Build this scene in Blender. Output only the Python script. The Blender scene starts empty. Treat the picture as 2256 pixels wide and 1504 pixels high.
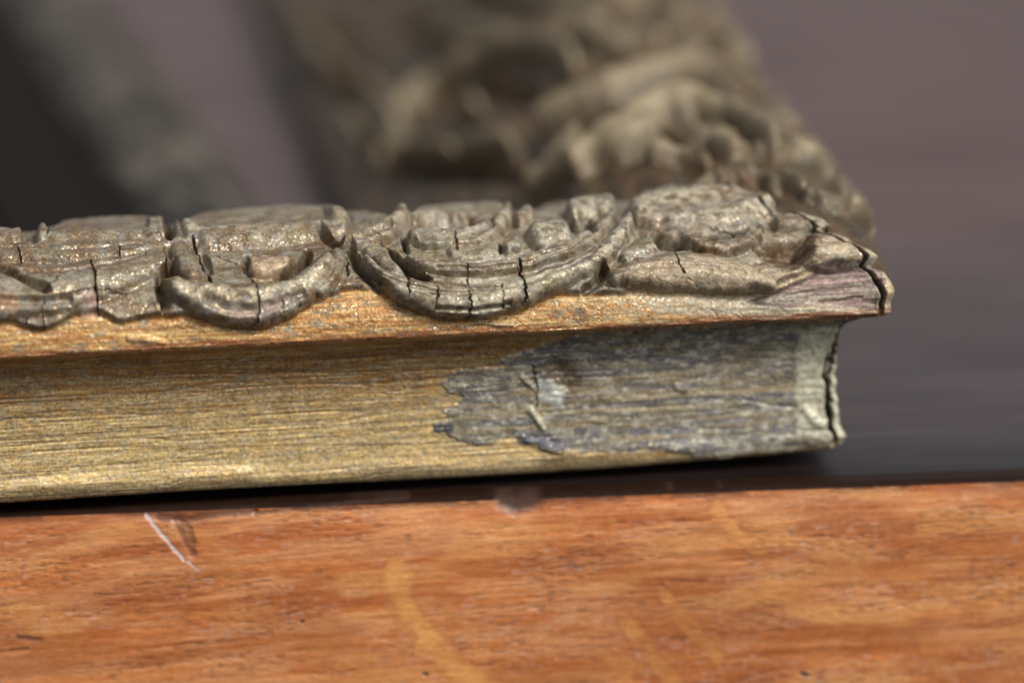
import bpy, math, random
import numpy as np
from mathutils import Matrix, Vector

S = 6e-5                      # one design unit = 0.06 mm (the rail is about 6 cm wide)
SC = bpy.context.scene
# ------------------------------------------------------------------ camera
cam_d = bpy.data.cameras.new("camera"); cam = bpy.data.objects.new("camera", cam_d)
SC.collection.objects.link(cam); SC.camera = cam
CC = [-731.411, -9606.227, 3286.861]
CR = [[0.9998157, 0.0191974, -0.0], [-0.0057728, 0.3006504, -0.953717], [-0.0183089, 0.9535412, 0.3007058]]
M4 = Matrix([[CR[i][0], CR[i][1], CR[i][2], CC[i]*S] for i in range(3)] + [[0, 0, 0, 1]])
cam.matrix_world = M4
cam_d.sensor_width = 22.2
cam_d.lens = 10150.0/2256*22.2
cam_d.clip_start = 0.01; cam_d.clip_end = 60
cam_d.dof.use_dof = True
cam_d.dof.focus_distance = 9870*S
cam_d.dof.aperture_fstop = 4.0
cam_d.dof.aperture_blades = 0
# ------------------------------------------------------------------ light: bright overcast daylight
SUN_EL, SUN_AZ = math.radians(46), math.radians(132)     # azimuth clockwise from +Y
w = bpy.data.worlds.new("World"); SC.world = w; w.use_nodes = True
wn = w.node_tree.nodes; wl = w.node_tree.links; wn.clear()
sky = wn.new("ShaderNodeTexSky"); sky.sky_type = 'NISHITA'; sky.sun_disc = False
sky.sun_elevation = SUN_EL; sky.sun_rotation = SUN_AZ
sky.air_density = 1.0; sky.dust_density = 4.0; sky.ozone_density = 1.0
hs = wn.new("ShaderNodeHueSaturation"); hs.inputs['Saturation'].default_value = 0.16
bg = wn.new("ShaderNodeBackground"); bg.inputs['Strength'].default_value = 0.068
wo = wn.new("ShaderNodeOutputWorld")
wl.new(sky.outputs[0], hs.inputs['Color']); wl.new(hs.outputs[0], bg.inputs['Color']); wl.new(bg.outputs[0], wo.inputs[0])
sd = bpy.data.lights.new("sun", 'SUN'); sd.energy = 1.5; sd.angle = math.radians(17); sd.color = (1.0, 0.95, 0.87)
so = bpy.data.objects.new("sun", sd); SC.collection.objects.link(so)
sx, sy, sz = math.sin(SUN_AZ)*math.cos(SUN_EL), math.cos(SUN_AZ)*math.cos(SUN_EL), math.sin(SUN_EL)
so.rotation_euler = Vector((sx, sy, sz)).to_track_quat('Z', 'Y').to_euler()
so.location = (0.3, -0.3, 0.6)
SC.view_settings.view_transform = 'Standard'; SC.view_settings.look = 'None'
SC.view_settings.exposure = 0.95; SC.view_settings.gamma = 1.0
SC.cycles.use_denoising = True

# ------------------------------------------------------------------ moulding section
PROF=[(420,0),(30,0),(8,5),(-1,16),(-4,36),(3,62),(9,120),(11,200),(7,262),(-6,300),(-34,324),(-76,340),(-89,347),(-92,360),(-86,394),(-73,424),(-48,450),(0,476),(60,490),(140,500),(220,502),(300,486),(400,455),(600,300),(800,120),(880,50),(902,32),(904,10),(900,0)]
CP,SP=0.9537,0.3007
def prof(n_vis=1.9,n_back=9.0):
    """dense resampling of the moulding section: rows (d,z), arc length, elevation coordinate q"""
    P=np.array(PROF,float)
    out=[]
    for i in range(len(P)-1):
        p0=P[max(i-1,0)];p1=P[i];p2=P[i+1];p3=P[min(i+2,len(P)-1)]
        L=np.hypot(*(p2-p1))
        m1=(p2-p0)*L/(L+np.hypot(*(p1-p0))+1e-9) if i>0 else p2-p1
        m2=(p3-p1)*L/(L+np.hypot(*(p3-p2))+1e-9) if i<len(P)-2 else p2-p1
        t=np.linspace(0,1,max(4,int(L/0.5)),endpoint=False)[:,None]
        h=(2*t**3-3*t**2+1)*p1+(t**3-2*t**2+t)*m1+(-2*t**3+3*t**2)*p2+(t**3-t**2)*m2
        out.append(h)
    out.append(P[-1:]);H=np.vstack(out)
    s=np.r_[0,np.cumsum(np.hypot(*np.diff(H,axis=0).T))]
    vis=(s>s[np.argmin(abs(H[:,0]-20)+abs(H[:,1]))])&~((H[:,0]>330)&(H[:,1]>1))
    step=np.where(vis,n_vis,n_back)
    k=np.r_[0,np.cumsum(np.diff(s)/step[1:])]
    n=int(k[-1])+1
    ss=np.interp(np.linspace(0,k[-1],n),k,s)
    d=np.interp(ss,s,H[:,0]);z=np.interp(ss,s,H[:,1])
    q=z*CP+d*SP
    # monotone design coordinate on the upper side: past the crest it goes on growing with the arc
    lip=int(np.argmin(d)); top=q.copy()
    im=lip+int(np.argmax(q[lip:]))
    top[im:]=q[im]+(ss[im:]-ss[im])*0.45
    return d,z,ss,q,top,lip,im

def section_dirs(d0, z0, ss, lip, im):
    """direction in which relief stands out of the section, row by row"""
    td = np.gradient(d0, ss); tz = np.gradient(z0, ss)
    nd, nz = -tz, td
    ln = np.hypot(nd, nz); nd = nd/ln; nz = nz/ln
    sgn = -1 if nz[im] < 0 else 1
    nd = nd*sgn; nz = nz*sgn
    q = z0*CP+d0*SP; t = np.clip((q-470)/75, 0, 1); t = t*t*(3-2*t)
    is_top = np.arange(len(d0)) >= lip-3
    m = np.where(is_top, .55-.38*t, 0.)
    a = nd*(1-m)-CP*m; b = nz*(1-m)+SP*m; l = np.hypot(a, b)
    return a/l, b/l, sgn, is_top

# ------------------------------------------------------------------ carving, as strokes in rail coordinates
# (x along the rail from the corner, elevation on the section); r = round ridge or hollow, a = one-sided rim, p = raised or sunk field
TOP = [('p', 16, 12, 0,
  [(-2120, 399), (-1950, 387), (-1836, 389), (-1818, 375), (-1794, 364), (-1752, 354), (-1713, 361), (-1679, 380), (-1654, 388), (-1630, 385), (-1612, 377), (-1584, 359),
   (-1550, 365), (-1511, 370), (-1453, 372), (-1415, 370), (-1402, 356), (-1378, 343), (-1340, 338), (-1301, 346), (-1242, 359), (-1192, 375), (-1162, 390), (-1122, 403),
   (-1073, 410), (-1015, 405), (-987, 392), (-964, 379), (-921, 363), (-907, 351), (-873, 340), (-824, 339), (-775, 352), (-715, 368), (-655, 379), (-596, 382), (-547, 376),
   (-478, 379), (-399, 373), (-320, 371), (-241, 374), (-180, 379), (-119, 396), (-76, 415), (-23, 433), (88, 436), (174, 1783), (-2116, 1871)]),
 ('p', -12, 20, 0, [(-1402, 488), (-1285, 491), (-1208, 485), (-1158, 490), (-1163, 464), (-1195, 444), (-1255, 435), (-1332, 435), (-1380, 440)]),
 ('b', 40, 0, [62, 62, 60, 54, 44, 34, 26], [(-2117, 448), (-1927, 442), (-1794, 435), (-1708, 437), (-1620, 452), (-1541, 467), (-1489, 483)]),
 ('b', 34, 0, [15, 15, 15, 14, 12, 9], [(-2115, 513), (-1769, 500), (-1653, 495), (-1575, 498), (-1487, 506), (-1424, 515)]),
 ('b', 26, 0, [10, 10, 10, 8], [(-2114, 532), (-1767, 517), (-1631, 515), (-1494, 519)]),
 ('b', 40, 0, [20, 30, 32, 30, 22], [(-1731, 535), (-1666, 542), (-1586, 547), (-1517, 548), (-1476, 541)]), ('b', 32, 0, [18, 18, 14], [(-2114, 549), (-1842, 543), (-1784, 539)]),
 ('b', 36, 0, [10, 12], [(-1438, 541), (-1443, 516)]), ('b', 48, 0, [24, 38, 42, 42, 38, 26], [(-1421, 530), (-1373, 535), (-1272, 541), (-1181, 545), (-1120, 545), (-1086, 542)]),
 ('b', 46, 0, [12, 28, 40, 46, 46, 38, 28, 18], [(-1484, 441), (-1450, 415), (-1403, 401), (-1337, 388), (-1269, 386), (-1209, 408), (-1159, 437), (-1131, 468)]),
 ('b', 38, 0, [26, 30, 24], [(-1443, 496), (-1433, 469), (-1423, 448)]), ('b', 34, 0, [22, 26, 18], [(-1279, 458), (-1251, 464), (-1224, 464)]),
 ('b', 34, 0, [20, 24, 20], [(-1110, 474), (-1126, 442), (-1160, 413)]), ('b', 46, 0, [12, 17, 17, 18, 16], [(-1096, 494), (-1047, 500), (-994, 513), (-962, 532), (-945, 544)]),
 ('b', 28, 0, [12, 14, 12], [(-1068, 568), (-1027, 556), (-983, 544)]), ('b', 34, 0, [18, 26, 24], [(-1040, 482), (-1010, 470), (-989, 444)]),
 ('b', 48, 0, [10, 20, 32, 38, 38, 34, 28, 25, 22, 18, 12],
  [(-1051, 460), (-1024, 429), (-967, 396), (-890, 377), (-813, 374), (-743, 385), (-672, 404), (-600, 428), (-535, 460), (-485, 494), (-462, 514)]),
 ('b', 38, 0, [8, 13, 16, 16, 17, 17, 17, 13], [(-957, 462), (-912, 445), (-835, 438), (-756, 439), (-675, 455), (-600, 475), (-533, 502), (-490, 528)]),
 ('b', 44, 0, [12, 18, 19, 18, 16, 12], [(-942, 504), (-891, 496), (-821, 498), (-767, 510), (-730, 529), (-713, 543)]),
 ('b', 34, 0, [12, 13, 13, 12], [(-934, 542), (-861, 555), (-764, 562), (-713, 562)]), ('b', 26, 0, [16, 22, 18], [(-857, 476), (-808, 473), (-766, 478)]),
 ('b', 48, 0, [26, 32, 26], [(-668, 497), (-639, 501), (-613, 498)]), ('b', 36, 0, [12, 15], [(-742, 478), (-720, 485)]), ('b', 38, 0, [14, 17], [(-698, 533), (-671, 538)]),
 ('b', 46, 0, [16, 19, 16], [(-572, 540), (-525, 546), (-485, 545)]), ('b', 34, 0, [9, 10], [(-546, 515), (-532, 520)]),
 ('b', 46, 0, [16, 32, 42, 42, 34, 18], [(-526, 408), (-474, 416), (-394, 419), (-316, 414), (-248, 400), (-190, 384)]),
 ('b', 40, 0, [10, 15, 15, 14, 10], [(-343, 471), (-297, 459), (-258, 456), (-220, 466), (-198, 481)]), ('b', 30, 0, [20, 24, 16], [(-490, 452), (-444, 468), (-420, 480)]),
 ('b', 54, 0, [22, 36, 42, 40, 28], [(-437, 529), (-367, 531), (-275, 533), (-198, 542), (-148, 548)]), ('b', 40, 0, [12, 15, 14], [(-165, 497), (-112, 499), (-65, 492)]),
 ('b', 46, 0, [30, 42, 40, 24], [(-97, 441), (-49, 452), (-4, 450), (33, 436)]),
 ('p', -44, 34, 0, [(-215, 460), (-197, 474), (-141, 477), (-93, 484), (-96, 443), (-108, 416), (-137, 408), (-175, 421), (-207, 438)]),
 ('a', 9, 4, 22, [(-1474, 448), (-1456, 436), (-1411, 424), (-1354, 416), (-1296, 413), (-1237, 418), (-1189, 435), (-1157, 457)]),
 ('r', -9, 14, 0, [(-1403, 398), (-1338, 374), (-1260, 377), (-1200, 399)]),
 ('r', -9, 5, 0, [(-1031, 432), (-985, 410), (-918, 394), (-831, 388), (-742, 396), (-671, 415), (-610, 432), (-545, 462)]),
 ('r', -8, 6, 0, [(-911, 363), (-833, 357), (-754, 365)]), ('r', -7, 5, 0, [(-903, 441), (-835, 435), (-757, 436), (-676, 450), (-612, 468), (-543, 496)]),
 ('r', -9, 7, 0, [(-1078, 497), (-1027, 502), (-981, 517)]), ('r', -12, 11, 0, [(-924, 500), (-872, 494), (-811, 498), (-761, 513)]),
 ('r', -5, 8, 0, [(-484, 417), (-404, 421), (-315, 415), (-247, 402)]), ('r', -8, 6, 0, [(-385, 549), (-305, 548), (-219, 551)]),
 ('r', -10, 9, 0, [(-68, 455), (-27, 460), (11, 452)]), ('r', -7, 7, 0, [(-1925, 473), (-1772, 465), (-1686, 462), (-1598, 472), (-1519, 487)]),
 ('r', -9, 12, 0, [(-1891, 417), (-1777, 406), (-1691, 409)]), ('r', -18, 20, 0, [(-1391, 540), (-1272, 541), (-1182, 543), (-1113, 543)]),
 ('r', -14, 15, 0, [(-1715, 542), (-1606, 546), (-1508, 546)]), ('r', -14, 16, 0, [(-410, 527), (-320, 525), (-236, 530), (-178, 541)]),
 ('a', -30, 16, 9, [(-1886, 478), (-1825, 470), (-1797, 458), (-1773, 441), (-1737, 428)]), ('r', -34, 10, 0, [(-1459, 553), (-1461, 535), (-1461, 518)]),
 ('r', -34, 15, 0, [(-1173, 484), (-1187, 465), (-1210, 446), (-1244, 432)]), ('r', -20, 11, 0, [(-1302, 480), (-1303, 465)]), ('r', -18, 12, 0, [(-1393, 488), (-1385, 462)]),
 ('a', -44, 34, 6, [(-1478, 465), (-1492, 452), (-1501, 429), (-1499, 405)]), ('r', -50, 11, 0, [(-1133, 517), (-1122, 509), (-1099, 496)]),
 ('a', -44, 5, 28, [(-1067, 477), (-1064, 464), (-1051, 443), (-1025, 423)]), ('a', -54, 5, 26, [(-980, 472), (-969, 460), (-953, 448), (-933, 436)]),
 ('r', -30, 8, 0, [(-955, 505), (-959, 483)]), ('r', -34, 15, 0, [(-909, 530), (-858, 533), (-802, 535)]), ('r', -30, 11, 0, [(-801, 537), (-769, 530)]),
 ('r', -26, 6, 0, [(-753, 487), (-759, 473)]), ('r', -44, 14, 0, [(-582, 518), (-566, 509), (-551, 506)]), ('r', -46, 13, 0, [(-541, 433), (-551, 414), (-569, 396), (-587, 389)]),
 ('r', -60, 21, 0, [(-406, 484), (-382, 475), (-357, 478)]), ('r', -14, 12, 0, [(-441, 499), (-415, 493)]), ('r', -16, 8, 0, [(-299, 483), (-261, 478), (-228, 487), (-201, 498)]),
 ('p', -14, 8, 0, [(-242, 346), (-161, 376), (-88, 403), (-44, 429), (-16, 416), (52, 432), (60, 400), (52, 309), (-84, 330), (-164, 330)]),
 ('r', -8, 4, 0, [(-71, 342), (-33, 344), (17, 346)]), ('r', -5, 4, 0, [(-153, 355), (-102, 367), (-52, 369), (18, 372)]), ('r', 4, 7, 0, [(-844, 336), (-796, 328), (-747, 323)]),
 ('r', 4, 9, 0, [(-1566, 333), (-1524, 326), (-1495, 319)])]
COVE = [('p', 3.0, 3, 0,
  [(34, 300), (-167, 298), (-468, 297), (-617, 291), (-686, 271), (-760, 250), (-755, 234), (-835, 233), (-864, 228), (-890, 210), (-877, 186), (-846, 178), (-858, 155),
   (-891, 144), (-882, 123), (-905, 115), (-907, 102), (-878, 103), (-868, 88), (-834, 74), (-809, 68), (-769, 80), (-734, 88), (-719, 67), (-684, 65), (-675, 51), (-630, 45),
   (-550, 43), (-450, 40), (-370, 31), (-339, 14), (-267, 9), (-167, 13), (36, 15)]),
 ('r', -8, 36, 0, [(-641, 234), (-626, 203)]), ('r', 5, 26, 0, [(-651, 185), (-647, 154)]), ('r', 7, 10, 0, [(-702, 138), (-683, 112), (-673, 96)]),
 ('r', 5, 9, 0, [(-716, 208), (-696, 187)]), ('r', 6, 14, 0, [(-376, 169), (-356, 163)]), ('r', 4, 20, 0, [(-306, 175), (-275, 184)]),
 ('r', -4, 5, 0, [(-225, 130), (-165, 116), (-104, 107)]), ('r', 6, 14, 0, [(-84, 100), (-64, 73), (-34, 61)]), ('r', -9, 5, 0, [(-95, 55), (-26, 55)]),
 ('r', 5, 14, 0, [(-719, 79), (-630, 48)])]
CRACKS = [(24, 3.6, [(-1639, 486), (-1633, 472), (-1629, 447), (-1633, 422), (-1631, 410)]), (12, 1.8, [(-1631, 410), (-1629, 392), (-1628, 380)]),
 (20, 3.2, [(-1787, 513), (-1786, 501), (-1784, 486)]), (16, 2.6, [(-1574, 517), (-1572, 506), (-1573, 484)]), (14, 3.2, [(-1716, 561), (-1720, 530)]),
 (14, 2.2, [(-1476, 500), (-1476, 482), (-1477, 468)]), (26, 4.6, [(-1412, 515), (-1404, 491), (-1397, 464), (-1388, 442), (-1385, 430)]),
 (26, 3.6, [(-1297, 437), (-1292, 418), (-1290, 386), (-1295, 351)]), (20, 3.4, [(-1115, 587), (-1106, 562), (-1121, 530)]), (10, 1.6, [(-1216, 434), (-1211, 424)]),
 (16, 2.6, [(-1509, 430), (-1506, 413)]), (18, 3, [(-954, 506), (-960, 480)]), (16, 2.8, [(-964, 437), (-970, 405), (-970, 392)]),
 (16, 2.4, [(-908, 403), (-912, 382), (-917, 359)]), (14, 2.2, [(-838, 453), (-836, 435), (-840, 391), (-844, 342)]), (10, 1.6, [(-768, 403), (-771, 358)]),
 (26, 4.2, [(-726, 455), (-723, 427), (-721, 395), (-722, 371)]), (14, 2.6, [(-847, 501), (-851, 474)]), (16, 2.6, [(-382, 457), (-383, 427), (-376, 407)]),
 (14, 2.6, [(-1087, 482), (-1090, 461), (-1093, 436)]), (10, 1.6, [(-1761, 434), (-1732, 433), (-1712, 444), (-1705, 452)]),
 (10, 1.6, [(-1740, 422), (-1741, 411), (-1748, 392), (-1744, 359)]), (8, 1.4, [(-1690, 419), (-1651, 427), (-1613, 426), (-1565, 418)]), (12, 2.4, [(-1205, 393), (-1202, 380)]),
 (12, 2.2, [(-1781, 382), (-1784, 368)]), (10, 1.4, [(-1240, 391), (-1239, 368)]), (8, 1.2, [(-1364, 487), (-1327, 476), (-1288, 476)]),
 (8, 1.4, [(-486, 535), (-476, 490), (-506, 458)]), (10, 1.6, [(-1025, 509), (-992, 487), (-975, 474)]), (10, 1.8, [(-293, 497), (-248, 487), (-203, 498)])]
MITRE = [(60, 9,
  [(54, 294), (50, 310), (54, 340), (58, 370), (60, 400), (50, 421), (33, 438), (12, 457), (-12, 475), (-54, 493), (-91, 500), (-102, 514), (-111, 536), (-96, 568), (-117, 586)])]
COVE_CRACKS = [(40, 7, [(-4, 290), (-14, 267), (-21, 221), (-31, 170), (-27, 118), (-26, 71), (-26, 53)]), (8, 2, [(-691, 232), (-681, 176), (-687, 137)])]
MASKS = {'brown_cove': [(-671, 241), (-606, 242), (-581, 201), (-597, 162), (-626, 183), (-666, 206)],
 'brown_hollow': [(-212, 460), (-195, 472), (-142, 476), (-85, 480), (-91, 443), (-107, 415), (-137, 408), (-175, 423), (-204, 442)],
 'dark_cove': [(-728, 94), (-689, 85), (-639, 76), (-619, 60), (-630, 47), (-675, 52), (-684, 65), (-719, 69)],
 'dark_cove2': [(-912, 118), (-872, 118), (-868, 98), (-908, 100)],
 'grey_cove': [(34, 300), (-167, 298), (-468, 297), (-617, 291), (-686, 271), (-760, 250), (-755, 234), (-835, 233), (-864, 228), (-890, 210), (-877, 186), (-846, 178),
               (-858, 155), (-891, 144), (-882, 123), (-905, 115), (-907, 102), (-878, 103), (-868, 88), (-834, 74), (-809, 68), (-769, 80), (-734, 88), (-719, 67), (-684, 65),
               (-675, 51), (-630, 45), (-550, 43), (-450, 40), (-370, 31), (-339, 14), (-267, 9), (-167, 13), (36, 15)],
 'grey_flake': [(-834, 338), (-786, 332), (-737, 322), (-786, 318)],
 'grey_flake2': [(-1573, 336), (-1552, 337), (-1524, 324), (-1490, 321), (-1515, 311), (-1553, 314)],
 'grey_flake3': [(-616, 351), (-598, 354), (-589, 330), (-613, 327)],
 'grey_flake4': [(-1006, 377), (-983, 380), (-977, 368), (-1001, 365)],
 'highlight_cove': [(-681, 206), (-651, 200), (-625, 173), (-627, 138), (-657, 135), (-677, 166)],  # highlight on the dent, put into the colour as a pale patch
 'pale_cove': [(-100, 266), (-67, 285), (34, 300), (36, 31), (-101, 50), (-106, 153)],
 'pale_lip': [(-459, 369), (-242, 359), (-104, 335), (51, 328), (51, 307), (-382, 328), (-441, 333)],
 'pale_ridge': [(-866, 428), (-827, 425), (-729, 423), (-727, 403), (-839, 406)],
 'pink_a': [(-1663, 428), (-1630, 427), (-1624, 377), (-1660, 377)],
 'pink_b': [(-1357, 375), (-1298, 382), (-1258, 399), (-1221, 388), (-1300, 352), (-1358, 351)],
 'pink_top': [(-242, 346), (-161, 376), (-88, 403), (-44, 429), (-16, 416), (52, 432), (62, 400), (56, 317), (-84, 334), (-164, 330)],
 'rust_a': [(-1852, 426), (-1791, 420), (-1797, 394), (-1855, 388)],
 'shard_cove': [(-717, 149), (-687, 137), (-668, 106), (-673, 91), (-703, 123)],
 'tan_knob': [(-1295, 480), (-1256, 486), (-1209, 478), (-1219, 458), (-1245, 435), (-1279, 433), (-1299, 452)],
 'tan_top': [(-309, 451), (-197, 411), (-117, 408), (-81, 477), (-29, 482), (31, 452), (52, 436), (-16, 418), (-43, 432), (-119, 396), (-242, 354), (-381, 355), (-498, 371),
             (-502, 423)],
 'wood_edge': [(-580, 318), (-481, 325), (-382, 330), (-263, 325), (-263, 310), (-580, 308)]}
REGIONS = [('scroll_leaf',
  [(-2496, 506), (-1770, 486), (-1684, 478), (-1617, 478), (-1538, 488), (-1477, 503), (-1407, 515), (-1478, 491), (-1478, 462), (-1503, 426), (-1504, 407), (-1415, 370),
   (-1553, 279), (-2501, 325)]),
 ('bowl_scroll',
  [(-1478, 491), (-1407, 515), (-1284, 496), (-1146, 496), (-1103, 495), (-1090, 445), (-1122, 401), (-1302, 266), (-1457, 274), (-1504, 407), (-1503, 426), (-1478, 462)]),
 ('fillet_strip',
  [(-2496, 506), (-2502, 551), (-1708, 518), (-1582, 517), (-1481, 526), (-1434, 523), (-1407, 515), (-1477, 503), (-1538, 488), (-1617, 478), (-1684, 478), (-1770, 486)]),
 ('fluted_roll', [(-2502, 551), (-1708, 518), (-1582, 517), (-1481, 526), (-1466, 524), (-1454, 1845), (-2507, 1887)]),
 ('fluted_roll', [(-1466, 524), (-1434, 523), (-1407, 515), (-1284, 496), (-1146, 496), (-1134, 519), (-1121, 530), (-1106, 1832), (-1454, 1845)]),
 ('scroll_tip', [(-1106, 1832), (-1121, 530), (-1134, 519), (-1146, 496), (-1089, 490), (-961, 480), (-923, 1825)]),
 ('scroll_leaf', [(-1103, 495), (-1089, 490), (-961, 480), (-876, 457), (-724, 457), (-722, 368), (-727, 237), (-1167, 259), (-1122, 401), (-1090, 445)]),
 ('scroll_eye', [(-923, 1825), (-961, 480), (-876, 457), (-757, 461), (-703, 543), (-682, 1815)]),
 ('boss', [(-682, 1815), (-703, 543), (-757, 461), (-724, 457), (-587, 485), (-505, 526), (-467, 1807)]),
 ('scroll_leaf', [(-724, 457), (-587, 485), (-505, 526), (-462, 567), (-414, 565), (-449, 524), (-521, 458), (-542, 424), (-576, 379), (-580, 230), (-727, 237), (-722, 368)]),
 ('acanthus_leaf', [(-576, 379), (-542, 424), (-524, 446), (-446, 459), (-347, 461), (-217, 439), (-178, 401), (-184, 211), (-580, 230)]),
 ('acanthus_leaf', [(-467, 1807), (-462, 567), (-414, 565), (-449, 524), (-524, 446), (-446, 459), (-347, 461), (-217, 439), (-205, 481), (-159, 505), (-105, 512), (-54, 1791)]),
 ('corner_shell', [(-197, 498), (-99, 521), (204, 502), (176, 424), (52, 434), (-16, 416), (-44, 429), (-181, 377), (-224, 393)])]
SIDE = [('r', 70, 44, 0, [(2400, 1937), (2320, 1937)]), ('r', 30, 60, 0, [(2220, 1955), (2100, 1955)]),
 ('r', 62, 34, 0, [(1960, 1847), (2120, 1811), (2180, 1721), (2080, 1559), (1860, 1433), (1660, 1379), (1480, 1361)]),
 ('r', 40, 40, 0, [(1940, 1901), (2060, 1847), (2360, 1829), (2720, 1865)]), ('r', -60, 44, 0, [(2000, 1667), (1940, 1595), (1800, 1541), (1520, 1469)]),
 ('r', 60, 36, 0, [(1800, 1649), (1720, 1613)]), ('r', 44, 32, 0, [(2100, 1775), (2060, 1775)]), ('r', 54, 34, 0, [(1900, 1847), (1740, 1775), (1540, 1721)]),
 ('r', 54, 34, 0, [(1480, 1703), (1380, 1631), (1260, 1577)]), ('r', -60, 34, 0, [(1780, 1865), (1420, 1721), (1080, 1577)]),
 ('r', -44, 26, 0, [(2020, 1829), (1880, 1757), (1580, 1649)]), ('r', 56, 34, 0, [(880, 1595), (780, 1469), (720, 1379), (740, 1261)]),
 ('r', 66, 30, 0, [(720, 1469), (760, 1361), (860, 1285), (880, 1159), (760, 1087), (540, 1057)]), ('r', -54, 28, 0, [(660, 1343), (700, 1285), (700, 1213), (620, 1141)]),
 ('r', 44, 24, 0, [(520, 1177), (520, 1135)]), ('r', 40, 24, 0, [(540, 1325), (540, 1261), (480, 1219)]),
 ('r', 56, 34, 0, [(1200, 1487), (1180, 1379), (1200, 1261), (1300, 1111)]), ('r', -56, 34, 0, [(1340, 1147), (1400, 1105)]), ('r', -56, 40, 0, [(1520, 1303), (1580, 1267)]),
 ('r', -50, 34, 0, [(1460, 1415), (1300, 1415)]), ('r', 50, 30, 0, [(1820, 1057), (1860, 1033)]), ('r', 54, 32, 0, [(1660, 1231), (1640, 1207)]),
 ('r', 30, 24, 0, [(1200, 973), (1220, 955)]), ('r', -60, 30, 0, [(1380, 1015), (1200, 1015)]), ('r', 40, 40, 0, [(1260, 1069), (1000, 1069), (900, 1021)]),
 ('r', 46, 40, 0, [(3940, 1955), (3500, 1955), (3220, 1829)]), ('r', -60, 50, 0, [(3680, 1955), (3640, 1955)]), ('r', -66, 44, 0, [(3100, 1955), (2980, 1955), (2780, 1883)]),
 ('r', 54, 44, 0, [(3400, 1955), (3260, 1955), (3060, 1919)]), ('r', -44, 50, 0, [(2960, 1721), (2780, 1631)]), ('r', 50, 44, 0, [(2540, 1649), (2280, 1523), (1980, 1451)]),
 ('r', 46, 50, 0, [(2660, 1505), (2220, 1343), (1940, 1219)]), ('r', -50, 44, 0, [(2040, 1397), (1860, 1325)]), ('r', 30, 26, 0, [(340, 1087), (280, 1039)]),
 ('r', 26, 24, 0, [(560, 931), (560, 913)]), ('r', -40, 20, 0, [(380, 1015), (260, 1009)]), ('r', 22, 24, 0, [(340, 937), (280, 937)]), ('r', 20, 20, 0, [(200, 895), (160, 895)]),
 ('r', -20, 16, 0, [(240, 901), (360, 847)]), ('r', 40, 36, 0, [(900, 1559), (900, 1505), (960, 1433)])]
FLECKS = [(22, 0.9, [(-999, -147), (-984, -221), (-965, -264), (-927, -319), (-888, -374), (-815, -441)]), (14, 0.7, [(-291, -47), (-271, -79), (-232, -118), (-192, -156)]),
 (12, 0.9, [(-412, -232), (-372, -287), (-333, -342), (-293, -386)]), (14, 0.9, [(-502, -282), (-463, -337), (-423, -392), (-374, -458)]),
 (28, 0.6, [(-172, -231), (-112, -276), (-42, -300), (9, -312)]), (20, 0.6, [(-553, -355), (-513, -378), (-494, -422)]), (30, 0.5, [(-1772, -244), (-1715, -289), (-1707, -321)]),
 (20, 0.5, [(-1438, -36), (-1391, -90), (-1354, -154)]), (36, 0.5, [(-1152, -342), (-1053, -367), (-995, -428)]), (16, 0.6, [(160, -361), (190, -405), (231, -461)]),
 (14, 0.4, [(-890, -246), (-812, -302), (-773, -346)]), (30, 0.4, [(-754, -390), (-695, -435)]), (12, 0.4, [(308, -132), (329, -197)]), (10, 0.4, [(-524, -38), (-520, -101)]),
 (12, 0.5, [(-689, -95), (-641, -181)]), (12, 0.4, [(-1306, -198), (-1268, -263), (-1261, -327)]), (14, 0.4, [(-1618, -113), (-1562, -189)])]
CHIPS = [(6, 12, 0.55, [(-1469, -30), (-1456, -58), (-1436, -103)]), (6, 9, 0.5, [(-1457, -31), (-1442, -46), (-1434, -78)]),
 (4, 6, -0.7, [(-1533, -14), (-1507, -49), (-1474, -92), (-1456, -114)]), (2, 3, -0.6, [(-1456, -114), (-1422, -141)]), (16, 30, 0.9, [(-755, -9), (-727, -22), (-695, -11)]),
 (8, 12, 0.7, [(-1506, -20), (-1438, -28), (-1358, -16), (-1299, -15)]), (5, 6, 0.6, [(-1299, -18), (-1201, -11), (-1082, -5), (-964, 1)]), (6, 6, 0.6, [(-430, 9), (-390, 1)]),
 (6, 6, 0.6, [(-311, 10), (-281, 3)]), (10, 6, 1, [(-941, -402), (-936, -402)]), (9, 7, 1, [(-107, -432), (-100, -435)]), (6, 4, 1, [(-1207, -268), (-1201, -268)]),
 (6, 8, 0.6, [(-1823, -280), (-1774, -288)]), (6, 6, 0.5, [(-1844, -310), (-1805, -308)])]

# ------------------------------------------------------------------ numeric helpers
def lattice(seed):
    return np.random.RandomState(seed).rand(256, 256).astype(np.float32)
_L = {}
def noise(x, y, seed=0):
    if seed not in _L: _L[seed] = lattice(seed)
    L = _L[seed]
    xi = np.floor(x); yi = np.floor(y); fx = x-xi; fy = y-yi
    xi = xi.astype(np.int64) & 255; yi = yi.astype(np.int64) & 255
    fx = fx*fx*fx*(fx*(fx*6-15)+10); fy = fy*fy*fy*(fy*(fy*6-15)+10)
    x1 = (xi+1) & 255; y1 = (yi+1) & 255
    a = L[xi, yi]; b = L[x1, yi]; c = L[xi, y1]; d = L[x1, y1]
    return (a+(b-a)*fx)*(1-fy) + (c+(d-c)*fx)*fy
def fbm(x, y, seed=0, o=4, g=0.5):
    v = 0; a = 1; n = 0
    for i in range(o):
        v = v + a*noise(x*2**i+17.3*i, y*2**i+5.1*i, seed+i); n += a; a *= g
    return v/n
def sst(a, b, x):
    t = np.clip((x-a)/(b-a), 0, 1); return t*t*(3-2*t)
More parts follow.
